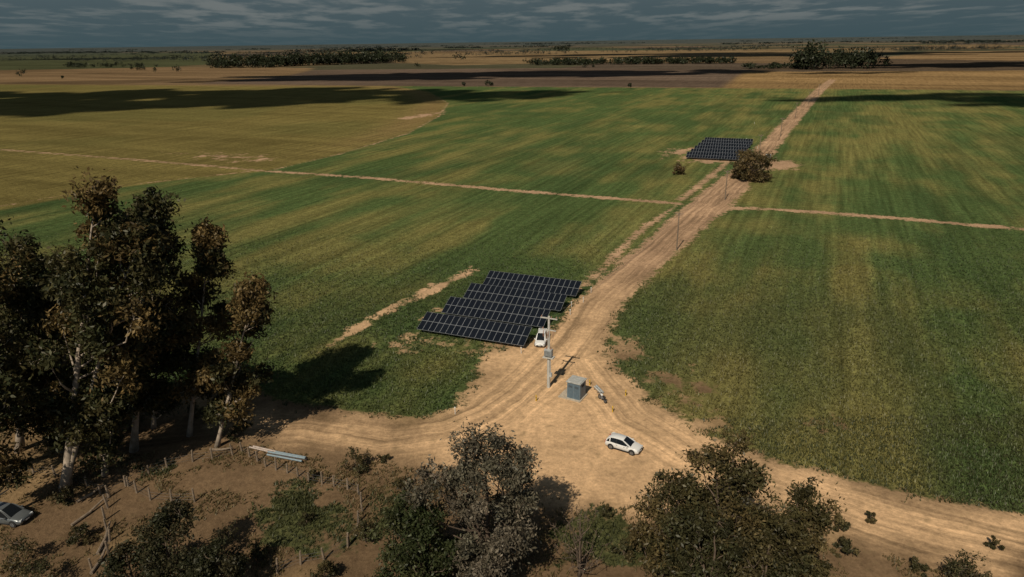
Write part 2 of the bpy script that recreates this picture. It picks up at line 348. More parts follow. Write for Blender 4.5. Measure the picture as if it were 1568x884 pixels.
# ------------------------------------------------------------------ trees
barkE=pm('eucalyptus_bark',(.38,.31,.24),.9,var=.4,scale=1.2); barkD=pm('dark_bark',(.12,.085,.06),.9,var=.35,scale=2)
def leaves(cent,size,col,droop=.5,asp=.42):
    n=len(cent); a=rng.normal(0,1,(n,3)); a[:,2]-=droop; a/=np.linalg.norm(a,axis=1)[:,None]
    q=rng.normal(0,1,(n,3)); b=np.cross(a,q); b/=np.linalg.norm(b,axis=1)[:,None]+1e-9
    s=size*rng.uniform(.6,1.35,n)[:,None]; a*=s; b*=s*asp
    V=np.stack([cent-a,cent+b,cent+a,cent-b],1).reshape(-1,3)
    return V,np.repeat(col,4,0)
def make_tree(name,base,Ht,cr,cb,nl,ca,cb2,lean=(0,0),tr=.35,lr=1.7,sub=11,lf=55,ls=.26,bark=None,shape=.9,fork=1,brown=.3,zs=.85,wob=.6,spread=.45):
    bark=bark or barkE
    bd=B(); bx,by=base
    leaders=[]; a0=rng.uniform(0,6.28)
    for kf in range(fork):
        an=a0+kf*2.6; sp=(0 if kf==0 else cr*rng.uniform(.5,1.0)*spread); hs=1 if kf==0 else rng.uniform(.80,.95)
        P_=[]
        for j in range(12):
            t=j/11; s=t*(.5+.5*t)
            P_.append(np.array([bx+lean[0]*t+math.cos(an)*sp*s*1.4+rng.normal(0,.06*wob)*t*1.6,by+lean[1]*t+math.sin(an)*sp*s*1.4+rng.normal(0,.06*wob)*t*1.6,Ht*.92*hs*t-(.15 if j==0 else 0)]))
        leaders.append(P_)
        bd.tube(P_,[tr*(1.35 if j==0 else 1)*(1-.9*(j/11)**.9)*(1 if kf==0 else .75) for j in range(12)],bark,9)
    def tpz(P_,z):
        for j in range(11):
            if P_[j+1][2]>=z: 
                f=(z-P_[j][2])/(P_[j+1][2]-P_[j][2]); return P_[j]*(1-f)+P_[j+1]*f
        return P_[-1]
    LC=[];LB=[]
    for i in range(nl):
        P_=leaders[i%fork]; top=P_[-1][2]+Ht*.05
        t=1.0 if i<fork else cb+(1-cb)*rng.random()**.85
        q=(t-cb)/(1-cb); env=cr*(max(0,math.sin(math.pi*min(1,.12+.86*q)))**shape)*.95+.3
        an=i*2.4+rng.uniform(-.6,.6); rr=env*rng.uniform(.45,1.0) if i>=fork else 0
        z=min(t*Ht*.95,top); c0=tpz(P_,z)
        c=np.array([c0[0]+math.cos(an)*rr,c0[1]+math.sin(an)*rr,z-lr*.35+rng.normal(0,.3)])
        zz=max(Ht*cb*.55,z-rr*rng.uniform(.9,1.5)-1.0); st=tpz(P_,zz)
        mid=st*.5+c*.5+np.array([(c[0]-st[0])*.18,(c[1]-st[1])*.18,-(c[2]-st[2])*.12])
        r1=tr*.34*(1-.55*zz/Ht)
        bd.tube([st,(st+mid)/2+rng.normal(0,.08,3),mid,(mid+c)/2+rng.normal(0,.1,3),c],[r1,r1*.8,r1*.6,r1*.4,.03],bark,6,False)
        R_=lr*rng.uniform(.65,1.25); br=rng.random()<brown
        for s in range(sub):
            d=rng.normal(0,1,3); d/=np.linalg.norm(d); d[2]=d[2]*zs+.1
            sc=c+d*R_*rng.uniform(.45,1.15)
            if s%3==0: bd.tube([c,(c+sc)/2+rng.normal(0,.08,3),sc],[.035,.025,.012],bark,4,False)
            m=int(lf*rng.uniform(.5,1.3)); rad=R_*rng.uniform(.2,.40)
            LC.append(sc+rng.normal(0,1,(m,3))*np.array([rad,rad,rad*.85]))
            col=(np.array(cb2) if br else np.array(ca)); mixf=rng.uniform(0,.35); oth=(np.array(ca) if br else np.array(cb2))
            col=(col*(1-mixf)+oth*mixf)*rng.uniform(.55,1.45)
            LB.append(col[None]*rng.uniform(.7,1.3,(m,1)))
    cent=np.concatenate(LC);col=np.concatenate(LB)
    cent[:,2]=np.maximum(cent[:,2],.15)
    V,C=leaves(cent,ls,col)
    me=bpy.data.meshes.new(name); nw=len(bd.v)
    wv=np.array(bd.v); wf=bd.f
    allv=np.concatenate([wv,V]); me.vertices.add(len(allv)); me.vertices.foreach_set('co',allv.astype(np.float32).ravel())
    li=np.concatenate([np.array([q for f in wf for q in f]),np.arange(len(V))+nw]); me.loops.add(len(li)); me.loops.foreach_set('vertex_index',li.astype(np.int32))
    tot=np.concatenate([np.array([len(f) for f in wf]),np.full(len(V)//4,4)]); me.polygons.add(len(tot))
    me.polygons.foreach_set('loop_start',np.concatenate([[0],np.cumsum(tot)[:-1]]).astype(np.int32)); me.polygons.foreach_set('loop_total',tot.astype(np.int32))
    me.materials.append(bark); me.materials.append(leaf_mat('foliage'))
    me.polygons.foreach_set('material_index',np.concatenate([np.zeros(len(wf)),np.ones(len(V)//4)]).astype(np.int32))
    me.update(calc_edges=True)
    addc(me,'col',np.concatenate([np.full((nw,3),.2),C]))
    o=bpy.data.objects.new(name,me); scene.collection.objects.link(o); return o
EA=(.042,.048,.020); EB=(.16,.107,.042)
def euc(bu,bv,tu,tv,cr,cb,nl,**kw):
    b=g(bu,bv)
    d=fw+rt*((tu-CX)/F)+up*((CY-tv)/F); t=b[1]/d[1]; Ht=H+d[2]*t; tx=d[0]*t
    a=dict(lean=(tx-b[0],0)); a.update(kw)
    return make_tree('eucalyptus_tree',b,Ht,cr,cb,nl,EA,EB,**a)
euc(100,748,135,264,3.8,.24,54,fork=2,tr=.5,lr=1.6,brown=.14,spread=.5)
euc(205,690,220,272,2.9,.22,46,fork=2,tr=.42,lr=1.5,brown=.25,spread=.45)
euc(30,690,28,350,4.0,.18,44,fork=2,tr=.45,lr=1.7,brown=.08)
euc(95,690,95,400,3.6,.10,36,fork=2,tr=.4,lr=1.6,brown=.08)
euc(290,667,316,333,2.3,.24,30,tr=.30,lr=1.3,brown=.5,sub=11)
euc(332,684,385,425,2.9,.18,28,tr=.27,lr=1.3,brown=.85,sub=11)
euc(-90,760,-60,320,4.8,.25,34,fork=2,tr=.5,lr=2.0,brown=.1,sub=8)
euc(160,728,165,450,3.0,.12,26,tr=.3,lr=1.4,brown=.1)
euc(-10,800,-40,500,3.4,.2,20,tr=.3,lr=1.6,brown=.2,sub=9)
euc(235,655,240,470,2.8,.12,22,tr=.28,lr=1.5,brown=.2,sub=10)
GA=(.105,.096,.064); GB=(.175,.145,.105)
def ft(tu,tv,Ht,cr,cb,nl,a,b,name='tree',**kw):
    p=g(tu,tv,Ht); return make_tree(name,p,Ht,cr,cb,nl,a,b,bark=barkD,**kw)
ft(742,655,15.5,4.4,.10,56,GA,GB,'olive_grey_tree',tr=.3,lr=1.15,sub=11,lf=48,ls=.17,fork=3,brown=.4,shape=.6)
ft(640,772,9.5,3.4,.05,34,(.040,.052,.020),(.07,.074,.03),'leafy_tree',tr=.25,lr=1.1,sub=11,lf=50,ls=.17,fork=2,brown=.3,shape=.45)
RA=(.060,.055,.023); RB=(.13,.096,.040)
ft(1128,658,15.5,3.2,.10,42,RA,RB,'broadleaf_tree',tr=.3,lr=1.15,sub=11,lf=50,ls=.17,fork=2,brown=.3,shape=.5,spread=.3)
ft(1026,722,12.0,2.3,.05,26,RA,RB,'broadleaf_tree',tr=.22,lr=1.0,sub=11,lf=46,ls=.17,fork=2,brown=.3,shape=.5,spread=.3)
ft(1225,745,11.5,2.7,.05,32,RA,RB,'broadleaf_tree',tr=.25,lr=1.05,sub=11,lf=48,ls=.17,fork=2,brown=.3,shape=.5,spread=.3)
ft(1100,790,9.8,3.2,.05,32,(.045,.047,.021),(.09,.072,.032),'broadleaf_tree',tr=.22,lr=1.1,sub=10,lf=46,ls=.17,fork=2,brown=.3,shape=.45)
ft(1180,825,7.5,3.0,.05,22,(.045,.047,.021),(.09,.072,.032),'broadleaf_tree',tr=.22,lr=1.1,sub=10,lf=46,ls=.17,fork=2,brown=.3,shape=.45)
SA=(.034,.038,.018);SB=(.065,.055,.027)
ft(242,780,8.0,2.2,.05,18,SA,SB,'shrub_tree',tr=.18,lr=1.0,sub=10,lf=45,ls=.16,fork=2,brown=.3,shape=.45)
ft(330,835,5.5,2.4,.05,14,SA,SB,'shrub_tree',tr=.15,lr=.9,sub=10,lf=40,ls=.16,fork=2,brown=.3,shape=.4)
ft(190,835,5.0,2.2,.05,12,SA,SB,'shrub_tree',tr=.15,lr=.9,sub=10,lf=40,ls=.16,fork=2,brown=.3,shape=.4)
ft(270,850,4.5,2.6,.05,14,SA,SB,'shrub_tree',tr=.15,lr=.9,sub=10,lf=40,ls=.16,fork=2,brown=.3,shape=.4)
ft(890,775,7.5,2.4,.15,30,(.16,.13,.08),(.2,.15,.10),'bare_tree',tr=.16,lr=.8,sub=9,lf=1.6,ls=.08,fork=3,brown=.5,shape=.4)
make_tree('round_tree',g(1150,276),9.6,6.2,.08,46,(.10,.080,.034),(.17,.118,.052),bark=barkD,tr=.35,lr=1.6,sub=9,lf=26,ls=.36,fork=3,brown=.5,shape=.34)
make_tree('shrub',g(1038,267),3.2,2.2,.1,8,(.09,.07,.03),(.14,.09,.04),bark=barkD,tr=.12,lr=.9,sub=8,lf=20,ls=.3,fork=2,brown=.5,shape=.4)
for u,v,hh_ in ((545,722,2.2),(615,752,1.4),(1288,812,1.0),(1332,797,.7),(1475,895,2.8),(1400,875,.9),(360,672,1.5),(375,655,1.0),(660,748,1.2),(240,620,2.5),(60,640,3.5),(130,650,3.0),(10,660,3.5),(300,640,1.6),(200,655,2.4),(100,770,1.3),(590,705,.6),(480,735,.9),(1290,845,1.2),(1520,838,.6),(600,790,1.3),(560,830,1.8),(880,862,1.1),(955,850,1.2),(930,790,.8),(30,870,2.5),(120,830,1.6),(400,860,1.4),(470,800,1.0),(500,895,2.0),(70,900,2.6)):
    make_tree('shrub',g(u,v),hh_,hh_*.6,.05,7,(.052,.052,.023),(.11,.085,.037),bark=barkD,tr=.06,lr=hh_*.28,sub=8,lf=24,ls=.13,fork=2,brown=.4,shape=.4)
# ------------------------------------------------------------------ distant tree belts
def belt(name,items,col=(.030,.036,.018),nper=120):
    VV=[];CC=[]
    for x,y,h,w in items:
        nlb=4+int(rng.integers(4)); m=nper//nlb
        for q in range(nlb):
            c=np.array([x+rng.normal(0,w*.28),y+rng.normal(0,w*.28),h*rng.uniform(.3,.8)])
            cen=c+rng.normal(0,1,(m,3))*np.array([w*.16,w*.16,h*.15]); cen[:,2]=np.clip(cen[:,2],.5,h*1.02)
            V,C=leaves(cen,max(.8,w*.1),np.array(col)[None]*rng.uniform(.6,1.6)*rng.uniform(.7,1.3,(m,1)),.2,.6)
            VV.append(V);CC.append(C)
        cen=np.array([[x,y,z] for z in np.linspace(0,h*.6,5)]); V,C=leaves(cen,h*.12,np.tile(np.array([[.05,.04,.03]]),(5,1)),6,.25); VV.append(V);CC.append(C)
    V=np.concatenate(VV);return np_mesh(name,V,np.arange(len(V)).reshape(-1,4),leaf_mat('foliage'),np.concatenate(CC))
def line(pxs,n,h,w,jit=6):
    P_=G(pxs); L=np.r_[0,np.cumsum(np.linalg.norm(np.diff(P_,axis=0),axis=1))]; o=[]
    for i in range(n):
        s=rng.uniform(0,L[-1]); x=np.interp(s,L,P_[:,0]);y=np.interp(s,L,P_[:,1])
        f=rng.uniform(.55,1.15); o.append((x+rng.normal(0,jit),y+rng.normal(0,jit),h*f,w*f))
    return o
belt('distant_tree_line',line([(335,104),(400,103),(480,100),(610,96)],170,25,21,14)+line([(520,97),(612,95)],36,31,21,12)+line([(330,103),(420,104)],24,16,16,12))
belt('distant_tree_line',line([(100,103),(230,103)],30,12,14,12)+line([(190,107),(215,108)],4,12,12))
belt('distant_tree_line',line([(818,100),(900,99),(1000,98),(1130,97)],140,12,16,10)+line([(890,104),(905,103)],2,7,8))
belt('distant_tree_grove',line([(1228,106),(1260,105),(1342,104)],34,26,20,16)+line([(1225,106),(1240,106)],6,35,22,5)+line([(1320,105),(1335,105)],6,28,22,5))
belt('distant_tree_line',line([(1140,106),(1228,104)],34,9,13,10))
belt('distant_trees',[(*g(u,v),h_,w_) for u,v,h_,w_ in ((747,132,6,5),(754,131,4,4),(710,132,4,4),(273,110,13,12),(33,118,13,12),(238,111,9,9),(965,136,5,3),(640,103,9,10),(97,121,5,5),(705,92,18,20),(860,78,20,60))])
far=[]
for q in range(90):
    u=rng.uniform(-150,1700); dv=rng.uniform(3,24); hv=CY-F*math.tan(P)-(u-CX)*math.tan(R)
    ln=rng.uniform(25,240); far+=line([(u,hv+dv),(u+ln,hv+dv-ln*math.tan(R)+rng.uniform(-1,1))],int(8+ln/5),13,16 if dv>12 else 50,12)
belt('distant_tree_line',far,(.024,.032,.026),24)
# ------------------------------------------------------------------ solar arrays
alu=pm('aluminium',(.42,.44,.46),.5,.5,.1); steel=pm('galvanised_steel',(.35,.36,.37),.5,.5,.15)
pvm,nt=new_mat('photovoltaic_glass'); k=N(nt); out=k.n('ShaderNodeOutputMaterial'); bs=k.n('ShaderNodeBsdfPrincipled')
tc=k.n('ShaderNodeTexCoord').outputs['Object']; q=k.noise(tc,.4,2)
k.put(bs.inputs['Base Color'],k.mix(q,(.006,.008,.012,1),(.014,.017,.024,1))); bs.inputs['Roughness'].default_value=.2; bs.inputs['Specular IOR Level'].default_value=.25
nt.links.new(bs.outputs[0],out.inputs[0])
def array(fl,fr,ntab,pitch,px_,depth=4.1,tilt=math.radians(24),z0=.75):
    fl=np.array(fl);fr=np.array(fr); d=(fr-fl); L=np.linalg.norm(d); d/=L; n_=np.array([-d[1],d[0]])
    b=B(); nm=round(L/1.06); w=L/nm; hl=depth/2
    sn,cs=math.sin(tilt),math.cos(tilt)
    for t in range(ntab):
        sh=px_*t
        o=fl+n_*pitch*t+d*sh
        def pt(s,q,e=0.0): 
            xy=o+d*s+n_*(q*cs-e*sn); return (xy[0],xy[1],z0+q*sn+e*cs)
        for i in range(nm):
            for j in range(2):
                s0,s1=i*w+.012,(i+1)*w-.012; q0,q1=j*hl+.012,(j+1)*hl-.012
                a=[pt(s0,q0),pt(s1,q0),pt(s1,q1),pt(s0,q1)]; c=[pt(s0,q0,.04),pt(s1,q0,.04),pt(s1,q1,.04),pt(s0,q1,.04)]
                b.add(a+c,[(0,3,2,1),(4,5,6,7),(0,1,5,4),(1,2,6,5),(2,3,7,6),(3,0,4,7)],alu)
                m_=.03; gl=[pt(s0+m_,q0+m_,.044),pt(s1-m_,q0+m_,.044),pt(s1-m_,q1-m_,.044),pt(s0+m_,q1-m_,.044)]
                b.add(gl,[(0,1,2,3)],pvm)
        for q_ in (.7,1.5,2.6,3.4): b.tube([pt(0,q_,-.05),pt(L,q_,-.05)],.04,steel,6)
        for s in np.linspace(.8,L-.8,6):
            for q_ in (.8,3.2):
                p1=pt(s,q_,-.08); b.tube([(p1[0],p1[1],-.1),p1],.055,steel,6)
            b.tube([pt(s,.3,-.12),pt(s,3.8,-.12)],.04,steel,6)
            p1=pt(s,3.2,-.12); p2=pt(s,1.4,-.12); p3=(p1[0],p1[1],.5); b.tube([p3,p2],.03,steel,5)
    return b.done('solar_panel_array')
a1=g(638,504,.75);a2=g(802,530,.75)
array(a1,a2,4,7.9,.35)
b1=g(1050,241,.75)
dd=(a2-a1);L1=np.linalg.norm(dd)
array(b1,b1+dd/L1*21,6,9.2,0.2)
# ------------------------------------------------------------------ power poles
conc=pm('concrete_pole',(.52,.50,.45),.85,var=.15); wood=pm('weathered_wood',(.22,.165,.115),.9,var=.35,scale=4); porc=pm('insulator',(.35,.2,.14),.3); trg=pm('transformer_grey',(.42,.44,.44),.5); wirem=pm('wire',(.08,.08,.08),.6)
pb=g(840,593)
b=B(); b.tube([(0,0,-.2),(0,0,10.6)],[.24,.15],conc,12)
for z,l in ((10.3,2.4),(8.6,2.0)):
    b.box((0,0,z),(l,.14,.14),conc)
    for x in (-l/2+.15,0 if z<9 else .35,l/2-.15):
        b.tube([(x,0,z+.07),(x,0,z+.16),(x,0,z+.22),(x,0,z+.34)],[.05,.09,.06,.04],porc,8)
for x in (-.7,0,.7): b.tube([(x,-.15,8.5),(x,-.3,8.0),(x,-.2,7.6)],[.05,.06,.04],porc,6); b.tube([(x,-.2,7.6),(x*.5,-.3,6.2)],.015,wirem,4)
b.box((0,0,4.6),(1.5,.9,.12),conc); b.box((0,-.1,5.35),(1.05,.62,.95),trg)
for i in range(9): b.box((-.44+i*.11,-.49,5.3),(.025,.16,.75),trg); b.box((-.44+i*.11,.29,5.3),(.025,.14,.75),trg)
for x in (-.3,0,.3): b.tube([(x,-.1,5.82),(x,-.1,6.0),(x,-.1,6.2)],[.07,.08,.03],porc,8)
b.tube([(-.3,.0,5.85),(-.3,0,6.0),(.5,0,6.1)],.02,wirem,4); b.box((.32,-.05,2.0),(.35,.3,.6),trg); b.tube([(.26,0,2.3),(.24,0,4.5)],.04,trg,6)
b.done('transformer_pole',(pb[0],pb[1],0),-TH,True)
def pole(u,v,h=8.8):
    p=g(u,v); b=B(); b.tube([(0,0,-.2),(0,0,h)],[.16,.11],wood,10); b.box((0,0,h-.35),(1.9,.11,.12),wood)
    for x in (-.85,.3,.85): b.tube([(x,0,h-.29),(x,0,h-.2),(x,0,h-.05)],[.03,.06,.04],porc,6)
    b.tube([(-.5,0,h-.35),(0,0,h-.85)],.025,steel,4); b.tube([(.5,0,h-.35),(0,0,h-.85)],.025,steel,4)
    b.done('utility_pole',(p[0],p[1],0),-TH); return p
pls=[(pb,10.6),(pole(1036,383),8.8),(pole(1110,306),8.8),(pole(1162,240),8.8),(pole(1195,209),8.8),(pole(1218,180),8.8),(pole(1238,160),8.8),(pole(1253,146),8.8)]
b=B()
for (p0,h0),(p1,h1) in zip(pls[:-1],pls[1:]):
    for x in (-.85,.3,.85):
        A=np.array([p0[0]+PX[0]*x,p0[1]+PX[1]*x,h0-.02]);C_=np.array([p1[0]+PX[0]*x,p1[1]+PX[1]*x,h1-.02])
        b.tube([A+(C_-A)*t-np.array([0,0,1.0*4*t*(1-t)]) for t in np.linspace(0,1,9)],.014,wirem,4,False)
b.done('overhead_wires')
# ------------------------------------------------------------------ electrical kiosk
kb=g(883,611); kw=pm('kiosk_painted_metal',(.18,.24,.28),.5,var=.12); kd=pm('kiosk_door',(.11,.16,.20),.45,var=.1); kr=pm('kiosk_roof',(.44,.44,.41),.7); slab=pm('concrete_slab',(.50,.42,.32),.9); dark=pm('dark_void',(.02,.02,.02),.8)
b=B(); b.box((-.6,0,.06),(3.8,3.0,.12),slab); b.box((0,0,1.27),(2.2,2.2,2.3),kw)
b.box((0,-.02,2.47),(2.5,2.5,.1),kr); b.box((0,-.02,2.55),(2.2,2.2,.06),kr)
for x in (-.53,.53):
    b.box((x,-1.115,1.25),(.98,.03,2.05),kd); b.box((x,-1.14,1.85),(.6,.02,.3),dark)
    for q_ in range(4): b.box((x,-1.155,1.74+q_*.075),(.58,.02,.02),kw)
b.box((.08,-1.14,1.2),(.04,.05,.25),steel)
b.box((1.115,0,1.25),(.03,1.6,1.9),kd); b.box((1.14,0,1.9),(.02,.8,.3),dark); b.box((-1.115,0,1.25),(.03,1.6,1.9),kd)
b.done('electrical_kiosk',(kb[0],kb[1]+.6,0),-TH-.1).scale=(.85,.85,1.02)
kb=g(1176,246); b=B(); b.box((0,0,.06),(2.6,2.4,.12),slab); b.box((0,0,1.2),(1.8,1.6,2.2),trg); b.box((0,0,2.36),(2.1,1.9,.1),kr); b.box((-.4,-.815,1.2),(.7,.03,1.8),kd); b.box((.4,-.815,1.2),(.7,.03,1.8),kd)
b.done('electrical_kiosk',(kb[0],kb[1],0),-TH)
# ------------------------------------------------------------------ marker posts
yel=pm('yellow_paint',(.70,.44,.04),.5,var=.1); wht=pm('white_paint',(.75,.74,.70),.5,var=.08)
for u,v in ((821,614),(938,631),(958,606),(903,590)):
    p=g(u,v); b=B(); b.tube([(0,0,-.1),(0,0,.85),(0,0,.9)],[.08,.08,.05],yel,8); b.box((0,0,.5),(.18,.18,.06),dark); b.done('yellow_marker_post',(p[0],p[1],0))
for u,v in ((873,482),(905,448),(875,470),(798,541),(893,463),(1143,215),(1160,228),(1148,238),(697,634),(1155,190)):
    p=g(u,v); b=B(); b.tube([(0,0,-.1),(0,0,.9)],.05,wht,8); b.box((0,0,.96),(.2,.08,.14),wht); b.done('white_marker_post',(p[0],p[1],0),-.3)
# ------------------------------------------------------------------ vehicles
glass=pm('car_glass',(.012,.015,.018),.08,var=0.0); tyre=pm('tyre_rubber',(.02,.02,.02),.85); rim=pm('wheel_rim',(.38,.39,.4),.35,.6); lampm=pm('headlamp',(.6,.62,.62),.15); tail=pm('tail_lamp',(.4,.02,.02),.3); trim=pm('black_trim',(.025,.025,.025),.6)
def car(name,paint,loc,rz,L=4.15,W=.88,Ht=1.5,rear=0.0,sc=1.0):
    b=B(); k_=L/4.1
    st=[(-2.06,.70,.38,.72),(-2.02,.79,.30,.88),(-1.85,.85,.24,.96),(-1.4,.88,.2,.97),(-.5,.885,.2,.95),(.4,.885,.2,.94),(.95,.875,.2,.93),(1.4,.86,.2,.87),(1.75,.83,.22,.80),(1.97,.76,.28,.70),(2.05,.66,.36,.58)]
    rings=[]
    for x,w,zl,zt in st:
        w*=W/.885; mid=(zl+zt)/2+.04
        rings.append([(x*k_,y,z) for y,z in ((-w*.86,zl),(-w*.97,zl+.1),(-w,mid),(-w*.975,zt-.12),(-w*.90,zt-.03),(-w*.70,zt+.012),(0,zt+.03),(w*.70,zt+.012),(w*.90,zt-.03),(w*.975,zt-.12),(w,mid),(w*.97,zl+.1),(w*.86,zl))][::-1])
    b.loft(rings,paint)
    r_=rear
    cab=[(-1.93-r_*.08,.72,.95),(-1.72-r_*.2,.66,Ht-.22+r_*.12),(-1.45-r_*.35,.61,Ht-.06+r_*.04),(-.9,.60,Ht-.005),(-.25,.60,Ht),(.12,.59,Ht-.05),(.45,.62,Ht-.22),(1.08,.71,.92)]
    lw=.80*W/.885; vs=[]
    for x,w,z in cab:
        w*=W/.885; zb=.93; f=(z-zb)/(Ht-zb)
        vs+=[(x*k_,-lw,zb-.02),(x*k_,-(lw*(1-f)+w*f)*.985,zb+(z-zb)*.9),(x*k_,-w*.88,z),(x*k_,w*.88,z),(x*k_,(lw*(1-f)+w*f)*.985,zb+(z-zb)*.9),(x*k_,lw,zb-.02)]
    n_=len(cab); gs=[];ws=[]
    for i in range(n_-1):
        for j in range(5):
            f=(i*6+j,(i+1)*6+j,(i+1)*6+j+1,i*6+j+1)
            if j in (0,4): (gs if (r_==0 or i>=4) else (ws if i<3 else gs)).append(f)
            elif j in (1,3): ws.append(f)
            else: (gs if i in (0,5,6) else ws).append(f)
    b.add(vs,gs,glass); b.add(vs,ws,paint)
    for sy in (-1,1):
        def pp(i,j): 
            v=Vector(vs[i*6+(j if sy<0 else 5-j)]); return v+Vector((0,sy*.01,0))
        b.tube([pp(7,0),pp(6,1),pp(5,1)],.035,paint,5); b.tube([pp(3,0)+Vector((.25,0,0)),pp(3,1)+Vector((.2,0,0))],.035,trim,5)
        b.tube([pp(0,0),pp(1,1),pp(2,1)],.06,paint,5); b.tube([pp(2,0),pp(2,1)],.07,paint,5)
        b.box((.72*k_,sy*(W+.07),.98),(.16,.16,.13),paint)
        for x in (-1.28*k_,1.28*k_):
            y=sy*(W-.085)
            b.tube([(x,sy*(W-.2),.36),(x,sy*(W+.004),.36)],.385,trim,20)
            b.tube([(x,y-sy*.1,.32),(x,y+sy*.095,.32),(x,y+sy*.115,.32)],[.32,.32,.28],tyre,20)
            b.tube([(x,y+sy*.1,.32),(x,y+sy*.125,.32)],.2,rim,14)
            for q_ in range(5): a=q_*1.2566; b.box((x+.1*math.cos(a),y+sy*.13,.32+.1*math.sin(a)),(.06,.02,.06),trim)
        b.box((1.93*k_,sy*.58,.66),(.18,.34,.14),lampm,rz=-sy*.35); b.box((-2.0*k_,sy*.68,.82),(.12,.2,.24),tail)
        b.box((0,sy*(W*.995),.3),(2.0,.04,.12),trim); b.box((.35,sy*(W+.012),.80),(.18,.02,.03),trim); b.box((-.55,sy*(W+.012),.80),(.18,.02,.03),trim)
    b.box((2.02*k_,0,.42),(.12,1.0,.16),trim); b.box((2.04*k_,0,.6),(.05,.6,.08),trim); b.box((2.075*k_,0,.47),(.03,.42,.11),wht)
    b.box((-2.04*k_,0,.34),(.08,1.2,.14),trim); b.box((-2.07*k_,0,.6),(.02,.42,.12),wht)
    o=b.done(name,loc,rz,True); o.scale=(sc,)*3; return o
carw=pm('white_car_paint',(.80,.79,.76),.3,var=.03,coat=.6); cars=pm('dark_silver_paint',(.18,.195,.20),.3,.4,.05,coat=.6)
def head(a,b_): d=g(*b_)-g(*a); return math.atan2(d[1],d[0])
p=g(955,687); car('white_hatchback_car',carw,(p[0],p[1],0),head((930,679),(980,694)))
p=g(829,525); car('white_van',carw,(p[0],p[1],0),head((836,502),(826,531)),L=4.2,Ht=1.78,rear=1.0)
p=g(14,796); car('silver_suv_car',cars,(p[0],p[1],0),head((-30,790),(44,800)),L=4.5,W=.92,Ht=1.62,sc=1.03)
# ------------------------------------------------------------------ motorcycle beside the kiosk
p=g(922,614); b=B()
for x in (-.68,.68):
    b.torus((x,0,.31),.26,.055,tyre); b.tube([(x,-.05,.31),(x,.05,.31)],.06,rim,8)
    for a in range(6): b.tube([(x,0,.31),(x+.25*math.cos(a*1.047),0,.31+.25*math.sin(a*1.047))],.01,rim,4)
b.tube([(.68,.08,.31),(.45,.08,.95)],.03,rim,6); b.tube([(.68,-.08,.31),(.45,-.08,.95)],.03,rim,6)
b.tube([(.42,-.36,1.08),(.46,-.15,1.02),(.46,.15,1.02),(.42,.36,1.08)],.02,trim,6)
b.tube([(.45,0,.9),(.1,0,.45),(-.25,0,.42),(-.68,0,.31)],.03,trim,6); b.tube([(.42,0,.8),(-.1,0,.72),(-.75,0,.75)],.03,trim,6)
b.tube([(.38,0,.86),(.28,0,.88),(.05,0,.86),(-.08,0,.78)],[.07,.14,.15,.07],wht,10); b.tube([(-.05,0,.8),(-.3,0,.82),(-.7,0,.86),(-.8,0,.86)],[.07,.12,.12,.05],trim,8)
b.box((.05,0,.48),(.34,.26,.3),steel); b.tube([(.1,-.14,.35),(-.4,-.16,.3),(-.85,-.17,.4)],[.03,.04,.05],rim,8); b.tube([(.5,0,.98),(.58,0,.96)],[.1,.08],lampm,10)
b.tube([(.45,0,.62),(.7,0,.66),(.92,0,.52)],[.05,.08,.03],trim,6)
b.done('motorcycle',(p[0],p[1],0),2.0,True)
p=g(918,598); b=B(); b.tube([(-1.0,0,.25),(1.0,0,.25)],.14,trg,10); b.tube([(-.9,.3,.22),(.9,.34,.22)],.12,conc,10); b.box((-.5,.15,.06),(.12,.9,.12),wood); b.box((.5,.15,.06),(.12,.9,.12),wood); b.done('pipe_offcuts',(p[0],p[1],0),1.9,True)
# ------------------------------------------------------------------ pipe stack and logs
blue=pm('pale_blue_pipe',(.24,.31,.35),.45,var=.15); pale=pm('pale_pipe',(.48,.40,.35),.6)
A=g(413,696);Bp=g(466,706); c=(A+Bp)/2; a=math.atan2(*(Bp-A)[::-1]); L=np.linalg.norm(Bp-A); b=B()
for i,(y,z) in enumerate(((-.42,.27),(-.0,.27),(.35,.27),(-.2,.50))): b.tube([(-L/2+.3*(i%3),y,z),(L/2+.25*(i%2),y+.08*(i%2),z)],.115,blue if i!=1 else pale,12)
for x in (-1,1): b.box((x,0,.07),(.14,1.5,.14),wood)
b.done('pipe_stack',(c[0],c[1],0),a,True)
A=g(384,690);Bp=g(440,704); c=(A+Bp)/2+np.array([.0,.6]); a=math.atan2(*(Bp-A)[::-1]); b=B()
for i,y in enumerate((-.3,.0,)): b.tube([(-2.8+.3*i,y,.25),(2.6+.2*i,y+.1,.25)],.10,pale,10)
for x in (-1.5,1.5): b.box((x,0,.07),(.14,1.2,.14),wood)
b.done('pipe_stack',(c[0],c[1],0),a,True)
for (u,v,u2,v2) in ((322,690,357,691),(110,806,160,770),(150,850,170,805),(118,770,160,748),(140,880,165,842)):
    A=g(u,v);Bp=g(u2,v2);b=B(); b.tube([(A[0],A[1],.16),((A[0]+Bp[0])/2+.1,(A[1]+Bp[1])/2,.2),(Bp[0],Bp[1],.5)],[.16,.14,.09],wood,8); b.done('fallen_log')
